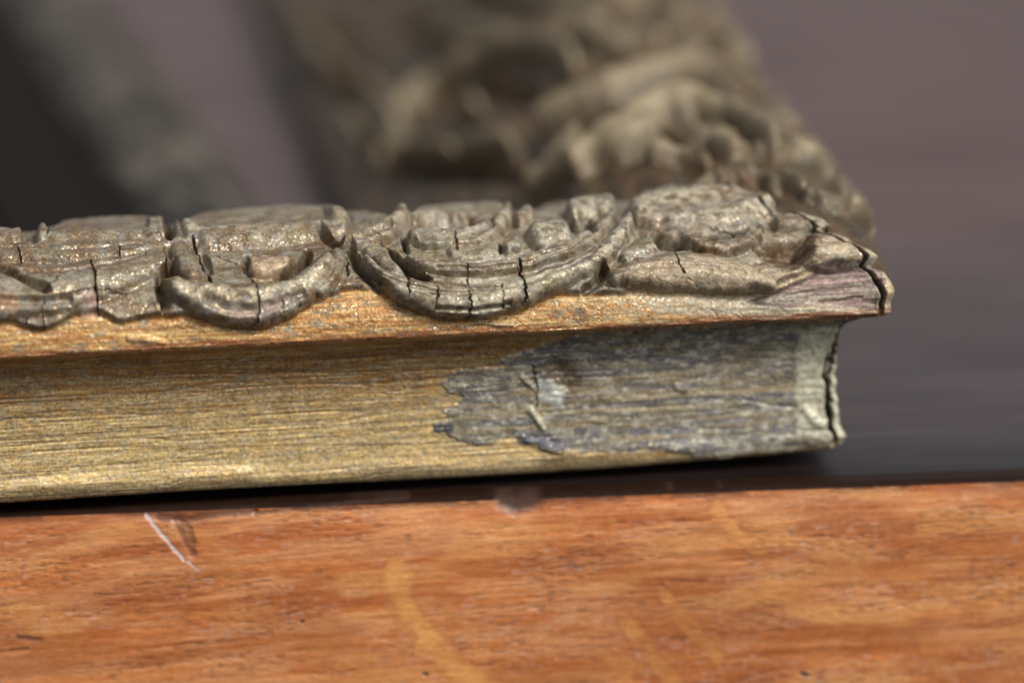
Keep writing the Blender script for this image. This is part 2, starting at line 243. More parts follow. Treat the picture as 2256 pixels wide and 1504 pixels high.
def polydist(X, Y, pts, w2=False):
    """distance to a polyline, signed side, and position along it"""
    best = np.full(X.shape, 1e9); side = np.zeros(X.shape)
    for (x0, y0), (x1, y1) in zip(pts[:-1], pts[1:]):
        dx, dy = x1-x0, y1-y0; L2 = dx*dx+dy*dy+1e-9
        t = np.clip(((X-x0)*dx+(Y-y0)*dy)/L2, 0, 1)
        ex = X-x0-t*dx; ey = Y-y0-t*dy; dd = ex*ex+ey*ey
        m = dd < best
        best = np.where(m, dd, best); side = np.where(m, dx*ey-dy*ex, side)
    return np.sqrt(best), side
def inpoly(X, Y, pts):
    r = np.zeros(X.shape, bool); n = len(pts)
    for i in range(n):
        x0, y0 = pts[i]; x1, y1 = pts[(i+1) % n]
        if y0 == y1: continue
        c = ((y0 > Y) != (y1 > Y)) & (X < (x1-x0)*(Y-y0)/(y1-y0)+x0)
        r ^= c
    return r
def smooth_line(pts, n=3):
    P = np.array(pts, float)
    if len(P) < 3: return [tuple(p) for p in P]
    for _ in range(n-1):
        Q = [P[0]]
        for a, b in zip(P[:-1], P[1:]): Q += [a*.75+b*.25, a*.25+b*.75]
        Q.append(P[-1]); P = np.array(Q)
    return [tuple(p) for p in P]
def window(X, Y, pts, pad):
    p = np.array(pts, float)
    m = (X > p[:, 0].min()-pad) & (X < p[:, 0].max()+pad) & (Y > p[:, 1].min()-pad) & (Y < p[:, 1].max()+pad)
    r = np.where(m.any(1))[0]; c = np.where(m.any(0))[0]
    if len(r) == 0 or len(c) == 0: return None
    return slice(r[0], r[-1]+1), slice(c[0], c[-1]+1)
def carve(X, Y, H, strokes, wob=1.0):
    wx = X + wob*6*(noise(X/26, Y/20, 71)-.5); wy = Y + wob*5*(noise(X/23, Y/17, 72)-.5)
    for k, h, w1, w2, pts in strokes:
        pad = (max(w2) if k == 'b' else max(w1, w2))+8
        s = window(X, Y, pts, pad)
        if s is None: continue
        xs, ys = wx[s], wy[s]
        if k == 'b':            # a rounded band or lobe that stands against its neighbours with a crease
            n_ = len(pts); best = np.full(xs.shape, 9.)
            P_ = [(x, y, w_) for (x, y), w_ in zip(pts, w2)]
            for _ in range(2):
                Q_ = [P_[0]]
                for a, b in zip(P_[:-1], P_[1:]): Q_ += [tuple(.75*u+.25*v for u, v in zip(a, b)), tuple(.25*u+.75*v for u, v in zip(a, b))]
                P_ = Q_+[P_[-1]]
            for (x0, y0, a0), (x1, y1, a1) in zip(P_[:-1], P_[1:]):
                dx, dy = x1-x0, y1-y0; L2 = dx*dx+dy*dy+1e-9
                t = np.clip(((xs-x0)*dx+(ys-y0)*dy)/L2, 0, 1)
                best = np.minimum(best, np.hypot(xs-x0-t*dx, ys-y0-t*dy)/(a0+(a1-a0)*t))
            b = 10+(h*1.12-10)*np.clip(1-best**2, 0, 1)**.78
            b = np.where(best < 1, b, -50); a = H[s]; kk = 3.
            H[s] = np.where(best < 1, np.logaddexp(a/kk, b/kk)*kk, a)
            continue
        if k == 'p':
            pts = smooth_line(pts+[pts[0]], 2)
            dd, _ = polydist(xs, ys, pts); ins = inpoly(xs, ys, pts)
            H[s] += h*sst(-w1*.15, w1, np.where(ins, dd, -dd))
        else:
            pts = smooth_line(pts, 3)
            dd, sg = polydist(xs, ys, pts)
            if k == 'r':
                t = np.clip(dd/w1, 0, 1); H[s] += h*(1-t*t)**2
            else:               # steep on the upper side (w1), a long easy fall below (w2)
                up = np.where(sg > 0, w1, w2)
                t = np.clip(dd/up, 0, 1)
                H[s] += h*np.where(sg > 0, (1-t*t)**2, (1-t)**2*(1+2*t))
def mask(X, Y, pts, soft=3, wob=7):
    s = window(X, Y, pts, 20); out = np.zeros(X.shape, np.float32)
    if s is None: return out
    xs = X[s]+wob*2*(fbm(X[s]/16, Y[s]/9, 81, 3)-.5); ys = Y[s]+wob*(fbm(X[s]/14, Y[s]/9, 85, 3)-.5)
    dd, _ = polydist(xs, ys, pts+[pts[0]]); ins = inpoly(xs, ys, pts)
    out[s] = sst(-soft, soft, np.where(ins, dd, -dd)); return out
def cracks(X, Y, H, lines, wob=1.0):
    hit = np.zeros(X.shape, np.float32)
    for dep, w1, pts in lines:
        s = window(X, Y, pts, w1*3+8)
        if s is None: continue
        xs = X[s]+wob*(5*(noise(X[s]/9, Y[s]/7, 91)-.5)+3*(noise(X[s]/3.5, Y[s]/3.5, 92)-.5)); ys = Y[s]+wob*4*(noise(X[s]/8, Y[s]/8, 93)-.5)
        dd, _ = polydist(xs, ys, pts)
        ww = w1*(.55+.9*noise(X[s]/13, Y[s]/13, 94))
        t = np.clip(dd/ww, 0, 1); g = 1-t**3
        H[s] -= dep*g; hit[s] = np.maximum(hit[s], g)
        # lips of the crack curl up a little
        H[s] += 1.6*np.exp(-((dd-ww*1.6)/(ww*.8+.5))**2)
    return hit

# ------------------------------------------------------------------ scene helpers
def empty(name, loc=(0, 0, 0), rz=0, **kw):
    o = bpy.data.objects.new(name, None); SC.collection.objects.link(o)
    o.location = loc; o.rotation_euler = (0, 0, rz); o.empty_display_size = .01
    for k, v in kw.items(): o[k] = v
    return o
def mesh_grid(name, P, sel, mat, parent, col=None, met=None, flip=False, nrm=None):
    """P (r,c,3) grid points, sel (r-1,c-1) which faces belong to this part"""
    r, c = P.shape[:2]
    fi, fj = np.where(sel)
    v = fi*c+fj
    q = np.stack([v, v+c, v+c+1, v+1] if not flip else [v, v+1, v+c+1, v+c], 1)
    used = np.unique(q); remap = np.zeros(r*c, np.int32); remap[used] = np.arange(len(used))
    q = remap[q].astype(np.int32)
    me = bpy.data.meshes.new(name)
    me.vertices.add(len(used)); me.vertices.foreach_set('co', (P.reshape(-1, 3)[used]*S).astype(np.float32).ravel())
    me.loops.add(q.size); me.loops.foreach_set('vertex_index', q.ravel())
    me.polygons.add(len(q)); me.polygons.foreach_set('loop_start', np.arange(0, q.size, 4, dtype=np.int32))
    me.update(calc_edges=True)
    me.shade_smooth()
    if col is not None:
        a = me.attributes.new('paint', 'FLOAT_COLOR', 'POINT')
        cc = np.ones((len(used), 4), np.float32); cc[:, :3] = col.reshape(-1, 3)[used]
        if met is not None: cc[:, 3] = met.reshape(-1)[used]
        a.data.foreach_set('color', cc.ravel())
    if nrm is not None:      # parts of one carving share their normals along the joins
        me.normals_split_custom_set_from_vertices(nrm.reshape(-1, 3)[used].tolist())
    me.materials.append(mat)
    o = bpy.data.objects.new(name, me); SC.collection.objects.link(o); o.parent = parent
    return o

# ------------------------------------------------------------------ materials
def newmat(name):
    m = bpy.data.materials.new(name); m.use_nodes = True
    nt = m.node_tree; b = nt.nodes['Principled BSDF']; return m, nt, b
def N(nt, t, **kw):
    n = nt.nodes.new(t)
    for k, v in kw.items():
        if k in n.inputs.keys() if hasattr(n.inputs, 'keys') else False: n.inputs[k].default_value = v
        else: setattr(n, k, v)
    return n
def mapping(nt, sx, sy, sz):
    tc = nt.nodes.new('ShaderNodeTexCoord'); mp = nt.nodes.new('ShaderNodeMapping')
    mp.inputs['Scale'].default_value = (1/(S*sx), 1/(S*sy), 1/(S*sz))
    nt.links.new(tc.outputs['Object'], mp.inputs['Vector']); return mp.outputs[0]
def noi(nt, vec, detail=3, rough=.6, scale=1.0):
    n = nt.nodes.new('ShaderNodeTexNoise'); n.inputs['Scale'].default_value = scale
    n.inputs['Detail'].default_value = detail; n.inputs['Roughness'].default_value = rough
    nt.links.new(vec, n.inputs['Vector']); return n.outputs['Fac']
def ramp(nt, src, a, b, v0=0., v1=1.):
    n = nt.nodes.new('ShaderNodeMapRange'); n.inputs['From Min'].default_value = a; n.inputs['From Max'].default_value = b
    n.inputs['To Min'].default_value = v0; n.inputs['To Max'].default_value = v1
    nt.links.new(src, n.inputs['Value']); return n.outputs[0]
def mth(nt, op, a, b=None):
    n = nt.nodes.new('ShaderNodeMath'); n.operation = op
    for i, x in enumerate((a, b)):
        if x is None: continue
        if isinstance(x, (int, float)): n.inputs[i].default_value = x
        else: nt.links.new(x, n.inputs[i])
    return n.outputs[0]
def mixc(nt, f, a, b, mode='MIX'):
    n = nt.nodes.new('ShaderNodeMix'); n.data_type = 'RGBA'; n.blend_type = mode
    for i, x in ((0, f), (6, a), (7, b)):
        if isinstance(x, (int, float)): n.inputs[i].default_value = x
        elif isinstance(x, tuple): n.inputs[i].default_value = (*x, 1)
        else: nt.links.new(x, n.inputs[i])
    return n.outputs[2]
def bump(nt, h, dist, strength=1., nrm=None):
    n = nt.nodes.new('ShaderNodeBump'); n.inputs['Distance'].default_value = dist*S; n.inputs['Strength'].default_value = strength
    nt.links.new(h, n.inputs['Height'])
    if nrm: nt.links.new(nrm, n.inputs['Normal'])
    return n.outputs[0]

def gilt_material(name, sparkle=0.5, bumpy=1.0, rough=0.0, spec=.5):
    """tarnished bronze paint over gesso: vertex paint x fine mottling, loose metal flakes, crazed relief"""
    m, nt, b = newmat(name)
    at = nt.nodes.new('ShaderNodeAttribute'); at.attribute_name = 'paint'
    v1 = mapping(nt, 1, 1, 1)
    fine = noi(nt, v1, 4, .7, 1/7.0); mid = noi(nt, v1, 4, .65, 1/26.0)
    var = mth(nt, 'MULTIPLY', ramp(nt, fine, .3, .7, .50, 1.5), ramp(nt, mid, .3, .7, .80, 1.2))
    comb = nt.nodes.new('ShaderNodeVectorMath'); comb.operation = 'SCALE'
    nt.links.new(at.outputs['Color'], comb.inputs[0]); nt.links.new(var, comb.inputs['Scale'])
    vo = nt.nodes.new('ShaderNodeTexVoronoi'); vo.inputs['Scale'].default_value = 1/2.7; nt.links.new(v1, vo.inputs['Vector'])
    sp = nt.nodes.new('ShaderNodeSeparateColor'); nt.links.new(vo.outputs['Color'], sp.inputs[0])
    dens = mth(nt, 'SUBTRACT', 1.02, mth(nt, 'MULTIPLY', at.outputs['Alpha'], sparkle*.42))
    fl = mth(nt, 'GREATER_THAN', mth(nt, 'ADD', sp.outputs[0], mth(nt, 'MULTIPLY', mth(nt, 'SUBTRACT', mid, .5), .35)), dens)
    flake = mixc(nt, sp.outputs[1], (.62, .45, .20), (.78, .72, .58))
    col = mixc(nt, mth(nt, 'MULTIPLY', fl, .55), comb.outputs[0], flake)
    nt.links.new(col, b.inputs['Base Color'])
    me = mth(nt, 'MAXIMUM', mth(nt, 'MULTIPLY', at.outputs['Alpha'], .34), mth(nt, 'MULTIPLY', fl, .8))
    nt.links.new(me, b.inputs['Metallic'])
    ro = mth(nt, 'SUBTRACT', ramp(nt, mid, .3, .7, .37+rough, .55+rough), mth(nt, 'MULTIPLY', fl, .12))
    nt.links.new(ro, b.inputs['Roughness']); b.inputs['Specular IOR Level'].default_value = spec
    n1 = bump(nt, fine, 1.1*bumpy, .5)
    n2 = bump(nt, noi(nt, v1, 2, .5, 1/2.6), .5*bumpy, .5, n1)
    n3 = bump(nt, sp.outputs[2], .5, mth_const(sparkle), n2)
    nt.links.new(n3, b.inputs['Normal'])
    return m
def mth_const(x): return float(min(1, max(0, x)))

MAT_ORN = gilt_material('tarnished_gilt_gesso', .6, 1.1, .07, .55)
MAT_LIP = gilt_material('bare_bronzed_lip', .45, .7, .10, .4)
MAT_STRIP = gilt_material('dull_dark_gilt', .2, 1.0, .3, .3)
MAT_COVE = gilt_material('bronze_paint_on_wood', .7, .7)
MAT_BACK = gilt_material('tarnished_gilt_gesso_far', .3, 1.0, .10, .4)

# ------------------------------------------------------------------ palette (albedo)
def C(*a): return np.array(a, np.float32)
OCH = C(.42, .205, .060); GOLD = C(.54, .385, .160); BROWN = C(.15, .080, .032); GREY = C(.190, .148, .098)
PURP = C(.160, .126, .105); PALE = C(.50, .47, .36); TAN = C(.42, .31, .20); PINK = C(.33, .225, .20)
BLUE = C(.060, .060, .080); OLIVE = C(.20, .165, .085); RUST = C(.32, .15, .06); BOLE = C(.22, .07, .03)
def lay(col, m, c): return col*(1-m[..., None])+c*m[..., None]

# ------------------------------------------------------------------ the front rail
d0, z0, ss, qq, top, lip, im = prof(2.0, 6.0)
nr = len(d0)
ddx, ddz, sgn, is_top = section_dirs(d0, z0, ss, lip, im)
XL = -2060.; NL = 80; NC = 1130+NL
uc = np.linspace(0, 1, NC-NL)
XR = -d0                                            # the mitre
X = np.hstack([np.repeat(np.linspace(-4600, XL, NL, endpoint=False)[None], nr, 0), XL+(XR-XL)[:, None]*uc[None, :]])
SSg = np.repeat(ss[:, None], NC, 1)
H = np.zeros((nr, NC))
Q = np.repeat(np.where(is_top, top, qq)[:, None], NC, 1)
rT = slice(lip-3, nr); rC = slice(0, lip-3)
crk = np.zeros((nr, NC), np.float32)
XT, QT = X[rT], Q[rT]; ST = SSg[rT]; XC, QC = X[rC], Q[rC]
HT = H[rT]; HC = H[rC]
carve(XT, QT, HT, TOP); HR = HT.copy()
def blur(A, r, axis, n=3):
    A = A.copy()
    for _ in range(n):
        pad = [(0, 0), (0, 0)]; pad[axis] = (r+1, r); B = np.cumsum(np.pad(A, pad, 'edge'), axis)
        A = ((B[2*r+1:]-B[:-2*r-1]) if axis == 0 else (B[:, 2*r+1:]-B[:, :-2*r-1]))/(2*r+1)
    return A
HT += .5*np.clip(HT-blur(blur(HT, 5, 0), 5, 1), -16, 6)        # crisper creases and crowns
HT[:] = blur(HT, 1, 0, 1)
HB = blur(blur(HT, 4, 0), 5, 1); kb = sst(565, 610, QT); HT[:] = HT*(1-kb)+HB*kb
back = sst(0, 60, SSg[rT]-ss[im]-40)                # beyond the crest: running scrolls, out of sight from the front
HT += back*28*(np.sin(XT/58+2*np.sin(SSg[rT]/70))*np.cos(SSg[rT]/52+np.sin(XT/90)))
md = XR[rT][:, None]-XT
HT *= 1-.55*np.exp(-(md/55)**2)*(1-sst(450, 520, QT))
HT += 20*np.exp(-(md/240)**2)*sst(430, 520, QT)
HT += 4*(noise(XT/130, ST/80, 15)-.5)
HT += 17*np.exp(-(md/100)**2)*sst(325, 365, QT)*(1-sst(430, 500, QT))
HT += 3.4*(fbm(XT/46, ST/34, 3, 3)-.5)+2.6*(fbm(XT/13, ST/9, 9, 3)-.5)
liprow = 1-sst(0, 70, QT-Q[lip, 0])
HT += liprow*(1.5*(fbm(XT/140, ST/4, 21, 3)-.5)+1.6*(noise(XT/30, ST/6, 25)-.5))
crk[rT] = cracks(XT, QT, HT, [(a, b*.52, c) for a, b, c in CRACKS])
# crazed network of hairline cracks
def craze(x, y, seed, cell):
    gx = x/cell; gy = y/cell; ix = np.floor(gx); iy = np.floor(gy); a = np.full(x.shape, 9.); b = np.full(x.shape, 9.)
    L1, L2 = lattice(seed), lattice(seed+1)
    for i in (-1, 0, 1):
        for j in (-1, 0, 1):
            cx = ix+i; cy = iy+j; k = (cx.astype(int) & 255, cy.astype(int) & 255)
            dd = np.hypot(cx+L1[k]-gx, cy+L2[k]-gy); n = dd < a
            b = np.where(n, a, np.minimum(b, dd)); a = np.where(n, dd, a)
    return b-a
cz = craze(XT+8*noise(XT/11, ST/11, 41), ST*1.1+8*noise(XT/12, ST/12, 42), 51, 62)
czm = sst(.45, .62, fbm(XT/120, ST/90, 61, 2))
HT -= 2.0*czm*(1-sst(0, .035, cz))
# cove: dragged wood grain, paint ridges, the raised patch of old grey ground
HC += 1.8*(fbm(XC/300+.12*np.sin(QC/40), QC/9, 101, 3)-.5)+.6*(noise(XC/75, QC/3.6, 107)-.5)+1.5*(fbm(XC/9, QC/6, 111, 3)-.5)
rid = noise(XC/420, QC/9, 113); HC -= 1.5*(1-sst(0, .05, abs(rid-.5)))
m_patch = mask(XC, QC, MASKS['grey_cove'], 1.6, 12)
carve(XC, QC, HC, [s for s in COVE if not (s[0] == 'p')])
cell = craze(XC+10*noise(XC/14, QC/9, 43), QC*1.5+10*noise(XC/13, QC/9, 44), 55, 34)
HC += m_patch*(3.5+6*(fbm(XC/60, QC/26, 131, 4)-.5)+1.2*(noise(XC/60, QC/5, 135)-.5)-1.6*(1-sst(0, .07, cell))*sst(.45, .6, fbm(XC/60, QC/30, 137, 2)))
crk[rC] = cracks(XC, QC, HC, COVE_CRACKS, 1.2)
HC += 4*np.exp(-((QC-38)/14)**2)*(noise(XC/90, QC*0, 141)-.5)*2
H[rT] = HT; H[rC] = HC
# soften the seam between cove and lip, round the outer corner
mdist = XR[:, None]-X
H -= 12*np.clip(1-mdist/24, 0, 1)**2*(d0 < 60)[:, None]
mc = 27+11*(fbm(SSg/60, SSg*0, 151, 3)-.5)*2; mw = 3.2+3.5*sst(.4, .75, noise(SSg/85, SSg*0+3, 155))+3*(SSg > ss[lip]+260)*sst(.3, .6, noise(SSg/50, SSg*0, 158))
mg = 1-np.clip(abs(mdist-mc)/mw, 0, 1)**3
mg *= (SSg > 430)*(SSg < ss[im]+260)*sst(.18, .30, noise(SSg/44, SSg*0+9, 157)+(SSg > ss[lip])*.2)
H -= 26*mg; crk = np.maximum(crk, mg.astype(np.float32))
H += 2.5*np.exp(-((mdist-mc-mw*1.3)/5)**2)*noise(SSg/20, SSg*0, 159)*(SSg > ss[lip])
H = np.where((SSg < 390), np.minimum(H, 2), H)
warp = .965+.075*(-X/1850.); drop = -8+8*X/1850.-13*np.exp(-((X+650)/520)**2)*np.clip(1-z0/140, 0, 1)[:, None]     # the old frame is a little warped and tips down to the left
D = d0[:, None]+ddx[:, None]*H; Z = (z0[:, None]+ddz[:, None]*H)*warp+drop
Z = Z*1.0
endw = sst(-260, 0, X-XR[:, None])
XX = X-(D[:, -1:]-d0[:, None])*endw
PF = np.stack([XX, D, Z], -1)
def grid_normals(P):
    a = np.gradient(P, axis=0); b = np.gradient(P, axis=1); n = np.cross(a, b); return n/np.maximum(np.linalg.norm(n, axis=-1, keepdims=True), 1e-9)
NF = grid_normals(PF)

# ---- colour of the front rail
col = np.zeros((nr, NC, 3), np.float32); met = np.full((nr, NC), .5, np.float32)
c = np.zeros(XT.shape+(3,), np.float32)+GREY*.68
f1 = fbm(XT/60, ST/36, 201, 4); f2 = fbm(XT/30, ST/18, 207, 4); f3 = fbm(XT/16, ST/9, 213, 4); f4 = fbm(XT/90, ST/14, 219, 4)
c = lay(c, sst(.46, .56, f2)*.8, PURP); c = lay(c, sst(.50, .60, f1)*.75, BROWN*.65)
c = lay(c, sst(.55, .62, f3)*.4, RUST*.7); c = lay(c, sst(.52, .60, f4)*.6, OLIVE)
c = lay(c, sst(.56, .66, fbm(XT/24, ST/16, 225, 4))*.35, PALE*.8)
right = sst(-1250, -700, XT)                        # pale highlights towards the corner end, put into the colour
c = lay(c, sst(.50, .60, fbm(XT/22, ST/14, 229, 3))*.4, C(.24, .23, .21))
c = lay(c, sst(.47, .58, fbm(XT/75, ST/40, 233, 4))*.6, C(.125, .072, .034))
c = lay(c, right*.4*sst(.42, .56, f3), PALE*C(.80, .80, .80))
# crests laid paler by the height of the relief
hi = HT-12-18
c = lay(c, sst(36, 54, HR)*.55*sst(.40, .56, f3), C(.42, .37, .26))
mt = np.full(XT.shape, .55, np.float32)-right*.25
# bare lip: ochre bronze over wood
gedge = carve
step = np.zeros(XT.shape); carve(XT, QT, step, [TOP[0]])
step = np.maximum(step, HR-1); bare = 1-sst(3, 7, step)
bare = np.maximum(bare, 0)
lc = OCH*1.0+np.zeros_like(c)
s1 = fbm(XT/150, ST/5, 231, 4); lc = lay(lc, sst(.47, .60, s1)*.7, GOLD*1.1); lc = lay(lc, sst(.55, .62, fbm(XT/110, ST/4, 237, 3))*.6, RUST*.8)
lc = lay(lc, sst(.63, .67, fbm(XT/34, ST/11, 241, 4))*.8, GREY*1.2)
lc = lay(lc, sst(-420, -300, XT), TAN*.8)
lc = lay(lc, sst(-800, -430, XT)*.6*sst(.40, .55, f3), PALE*.8*C(1, .93, .8))
c = lay(c, bare, lc); mt = mt*(1-bare)+bare*.55
for k, cc_, a in (('tan_top', TAN, .55), ('tan_knob', TAN*1.15, .8), ('pink_a', PINK*1.1, .7), ('pink_b', PINK*.95, .6), ('rust_a', RUST, .6),
                  ('pale_ridge', PALE*1.0, .7), ('grey_flake', GREY*1.9, .9), ('grey_flake2', GREY*1.6, .8), ('grey_flake3', GREY, .9), ('grey_flake4', GREY*1.2, .9), ('brown_hollow', C(.085, .045, .016), 1.0),
                  ('wood_edge', OCH, .5), ('pale_lip', PALE*.9, .55)):
    mk = mask(XT, QT, MASKS[k], 4, 9)*a
    mk = mk*(.55+.45*sst(.40, .55, fbm(XT/20, ST/12, 251, 3)))
    c = lay(c, mk, cc_); mt = mt*(1-mk*.6)
mk = mask(XT, QT, MASKS['pink_top'], 1.5, 5)
pk = PINK+np.zeros_like(c); pk = lay(pk, sst(.48, .58, fbm(XT/70, ST/4, 261, 4))*.8, PURP*.8); pk = lay(pk, sst(.55, .6, fbm(XT/60, ST/6, 265, 3))*.6, PALE*.8)
c = lay(c, mk, pk); mt *= 1-mk
edge = (1-sst(2, 9, QT-Q[lip, 0]+3*noise(XT/30, QT*0, 271)))*.7
c = lay(c, edge*sst(.4, .55, fbm(XT/60, ST/6, 273, 3)), BOLE*1.4)
c = lay(c, (1-sst(0, .03, cz))*czm*.35, BROWN*.5)
col[rT] = c; met[rT] = mt
c = np.zeros(XC.shape+(3,), np.float32)
g = fbm(XC/320, QC/9, 301, 4); g2 = fbm(XC/120, QC/4, 307, 4)
c = c+OCH*.95
c = lay(c, np.clip(1-sst(120, 265, QC)+.5*(g-.5), 0, 1)*.9, GOLD*1.05)
c = lay(c, sst(.5, .6, g2)*.45, GOLD*1.25); c = lay(c, sst(.54, .62, fbm(XC/200, QC/3.5, 311, 4))*.55, RUST*.65)
c = lay(c, sst(.50, .60, fbm(XC/26, QC/5, 315, 4))*.35, PALE*.85)
c = lay(c, (1-sst(0, .05, abs(rid-.5)))*.35, BROWN)
mt = np.full(XC.shape, .75, np.float32)
bb = .7*(1-sst(18, 40, QC+14*(noise(XC/60, QC/20, 331)-.5)))*sst(.42, .5, fbm(XC/110, QC/12, 335, 3)); c = lay(c, bb*.85, GREY*1.2)
pg = np.zeros_like(c)+C(.155, .145, .145)
pg = lay(pg, sst(.44, .56, fbm(XC/60, QC/13, 341, 4))*.6, C(.22, .195, .16)); pg = lay(pg, sst(.52, .6, fbm(XC/30, QC/12, 345, 4))*.5, C(.09, .085, .095))
pg = lay(pg, sst(.50, .62, fbm(XC/220, QC/7, 359, 4))*.45, GOLD*.8)
pg = lay(pg, sst(.56, .62, fbm(XC/18, QC/7, 351, 4))*.7, PALE*.85); pg = lay(pg, sst(.57, .64, fbm(XC/50, QC/12, 355, 4))*.5, OLIVE)
m_soft = np.clip(sst(.30, .62, mask(XC, QC, MASKS['grey_cove'], 16, 12)*.9+.75*(fbm(XC/15, QC/6, 365, 3)-.5)+.05), 0, 1)
c = lay(c, m_soft, pg); mt = mt*(1-.75*m_soft)
for k, cc_, a in (('pale_cove', C(.52, .50, .37), .9), ('dark_cove', BLUE, .95), ('dark_cove2', BLUE, .9), ('highlight_cove', C(.52, .55, .52), .75), ('brown_cove', BROWN*.55, .7), ('shard_cove', PALE*1.1, .7)):
    mk = mask(XC, QC, MASKS[k], 3 if 'dark' in k else 6, 7)*a
    mk = mk*(.6+.4*sst(.4, .5, fbm(XC/16, QC/9, 361, 3))) if 'dark' not in k else mk
    c = lay(c, mk, cc_)
col[rC] = c; met[rC] = mt
sm = sst(0, 4, abs(SSg-ss[lip-3]))                  # red bole shows along the arris
col = lay(col, (1-sst(4, 12, abs(SSg-ss[lip-6])))*.6, BOLE)
col = lay(col, crk*.85, C(.02, .013, .01)); met *= 1-crk
col = np.clip(col, .004, .9)

frame = empty('picture_frame', (0, 0, 0), math.radians(7.4),
              label='antique carved picture frame corner with tarnished gilt scrolls and cracked gesso on the table', category='picture frame')
fr = (np.arange(nr-1)+.5); frow = np.repeat(np.arange(nr-1)[:, None], NC-1, 1)
Xf = X[:-1, :-1]; Qf = Q[:-1, :-1]
covesel = (frow < lip-3)
bead = covesel & (ss[:-1, None] < ss[np.argmin(abs(d0+4)+abs(z0-40))])
lab = np.full(Xf.shape, -1)
stepf = np.zeros((nr, NC)); stepf[rT] = step
isorn = (frow >= lip-3) & (stepf[:-1, :-1] > 5)
wxf = Xf+8*(noise(Xf/20, Qf/14, 401)-.5); wyf = Qf+6*(noise(Xf/18, Qf/12, 402)-.5)
names = []
for i, (nm, pts) in enumerate(REGIONS):
    m = inpoly(wxf, wyf, pts) & isorn & (lab < 0); lab[m] = i
mesh_grid('base_bead', PF, bead, MAT_COVE, frame, col, met)
mesh_grid('cove_moulding', PF, covesel & ~bead, MAT_COVE, frame, col, met)
mesh_grid('lip_moulding', PF, (frow >= lip-3) & ~isorn, MAT_LIP, frame, col, met, nrm=NF)
for i, (nm, pts) in enumerate(REGIONS):
    if (lab == i).sum() > 50: mesh_grid(nm, PF, lab == i, MAT_ORN, frame, col, met, nrm=NF)
mesh_grid('gesso_ground', PF, isorn & (lab < 0), MAT_ORN, frame, col, met, nrm=NF)

# ------------------------------------------------------------------ the side rail, running away from the camera
d1, z1, s1_, q1, top1, lip1, im1 = prof(9.0, 9.0)
n1 = len(d1)
td = np.gradient(d1, s1_); tz = np.gradient(z1, s1_); ln = np.hypot(td, tz); n_d, n_z = -tz/ln*sgn, td/ln*sgn
tt = np.r_[np.linspace(0, 300, 60, endpoint=False), np.linspace(300, 5200, 560)]
DM = np.interp(s1_, ss, D[:, -1]); ZM = np.interp(s1_, ss, Z[:, -1])
T = np.maximum(d1[:, None], -200)+tt[None, :]
A = np.repeat(s1_[:, None], len(tt), 1)
H1 = np.zeros(T.shape)
tp = (np.arange(n1) >= lip1-2)
HT1 = H1[lip1-2:]; T1 = T[lip1-2:]; A1 = A[lip1-2:]
SIDE = [('b', h+8, 0, [w1*.55]+[w1*.85]*(len(p)-2)+[w1*.55], p) if h > 0 else (k, h, w1, w2, p) for k, h, w1, w2, p in SIDE]
for k, h, w1, w2, pts in SIDE:                      # widths in the near-far direction follow the carving's run
    pp = [(x*.62, y) for x, y in pts]; carve(T1*.62, A1, HT1, [(k, h*.95, w1, w2, pp)], .4)
rs = random.Random(7)
for i in range(130):                                # smaller curls filling the ground between the big scrolls
    ct, ca = rs.uniform(250, 4800), rs.uniform(620, 1350); r_ = rs.uniform(48, 95); a0 = rs.uniform(0, 6.28); L_ = rs.uniform(2.5, 4.6); sg_ = rs.choice((-1, 1))
    pp = [((ct+r_*(1-.09*j)*math.cos(a0+sg_*L_*j/9))*.8, ca+r_*(1-.09*j)*math.sin(a0+sg_*L_*j/9)) for j in range(10)]
    wb = rs.uniform(15, 24); carve(T1*.8, A1, HT1, [('b', rs.uniform(32, 48), 0, [wb*(.5+.5*math.sin(.4+j*.3)) for j in range(10)], pp)], .3)
    carve(T1*.8, A1, HT1, [('r', -rs.uniform(20, 34), 26, 0, [(ct*.8, ca), (ct*.8+5, ca+5)])], .3)
HT1 += sst(600, 700, A1)*(9*np.sin(T1/120+2.2*np.sin(A1/80))*np.cos(A1/64+1.4*np.sin(T1/150))+12*(fbm(T1/200, A1/60, 503, 3)-.5)*2)
HT1 += sst(460, 520, A1)*18
H1[lip1-2:] = HT1
nx = n_d*.7; nzz = n_z*.7+.45
D1 = d1[:, None]+nx[:, None]*H1; Z1 = z1[:, None]+nzz[:, None]*H1
fade = np.exp(-tt/230)[None, :]
o_d = (DM-D1[:, 0])[:, None]*fade; o_z = (ZM-Z1[:, 0])[:, None]*fade
D1 = D1+o_d; Z1 = Z1+o_z
Y1 = DM[:, None]+tt[None, :]
PS = np.stack([-D1, Y1, Z1], -1)
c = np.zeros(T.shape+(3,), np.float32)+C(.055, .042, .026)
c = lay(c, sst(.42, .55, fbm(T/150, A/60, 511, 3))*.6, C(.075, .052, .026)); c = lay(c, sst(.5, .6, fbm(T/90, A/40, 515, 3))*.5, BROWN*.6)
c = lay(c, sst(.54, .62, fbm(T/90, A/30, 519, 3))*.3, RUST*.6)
c = lay(c, sst(14, 50, H1)*.85, C(.115, .088, .055)); c = lay(c, sst(50, 80, H1)*.65, C(.30, .24, .15))  # ridges worn lighter; highlights painted on the highest knobs
dirt = sst(-6, -40, H1)*.6
m1 = np.full(T.shape, .4, np.float32)
sel = np.ones((n1-1, len(tt)-1), bool); rr = np.repeat(np.arange(n1-1)[:, None], len(tt)-1, 1)
ic = lip1-2; ig = int(np.argmin(abs(s1_-470)))
iridge = int(np.argmin(abs(s1_-900)))
Tf = T[:-1, :-1]
mesh_grid('cove_moulding', PS, rr < ic, MAT_BACK, frame, c, m1, True)
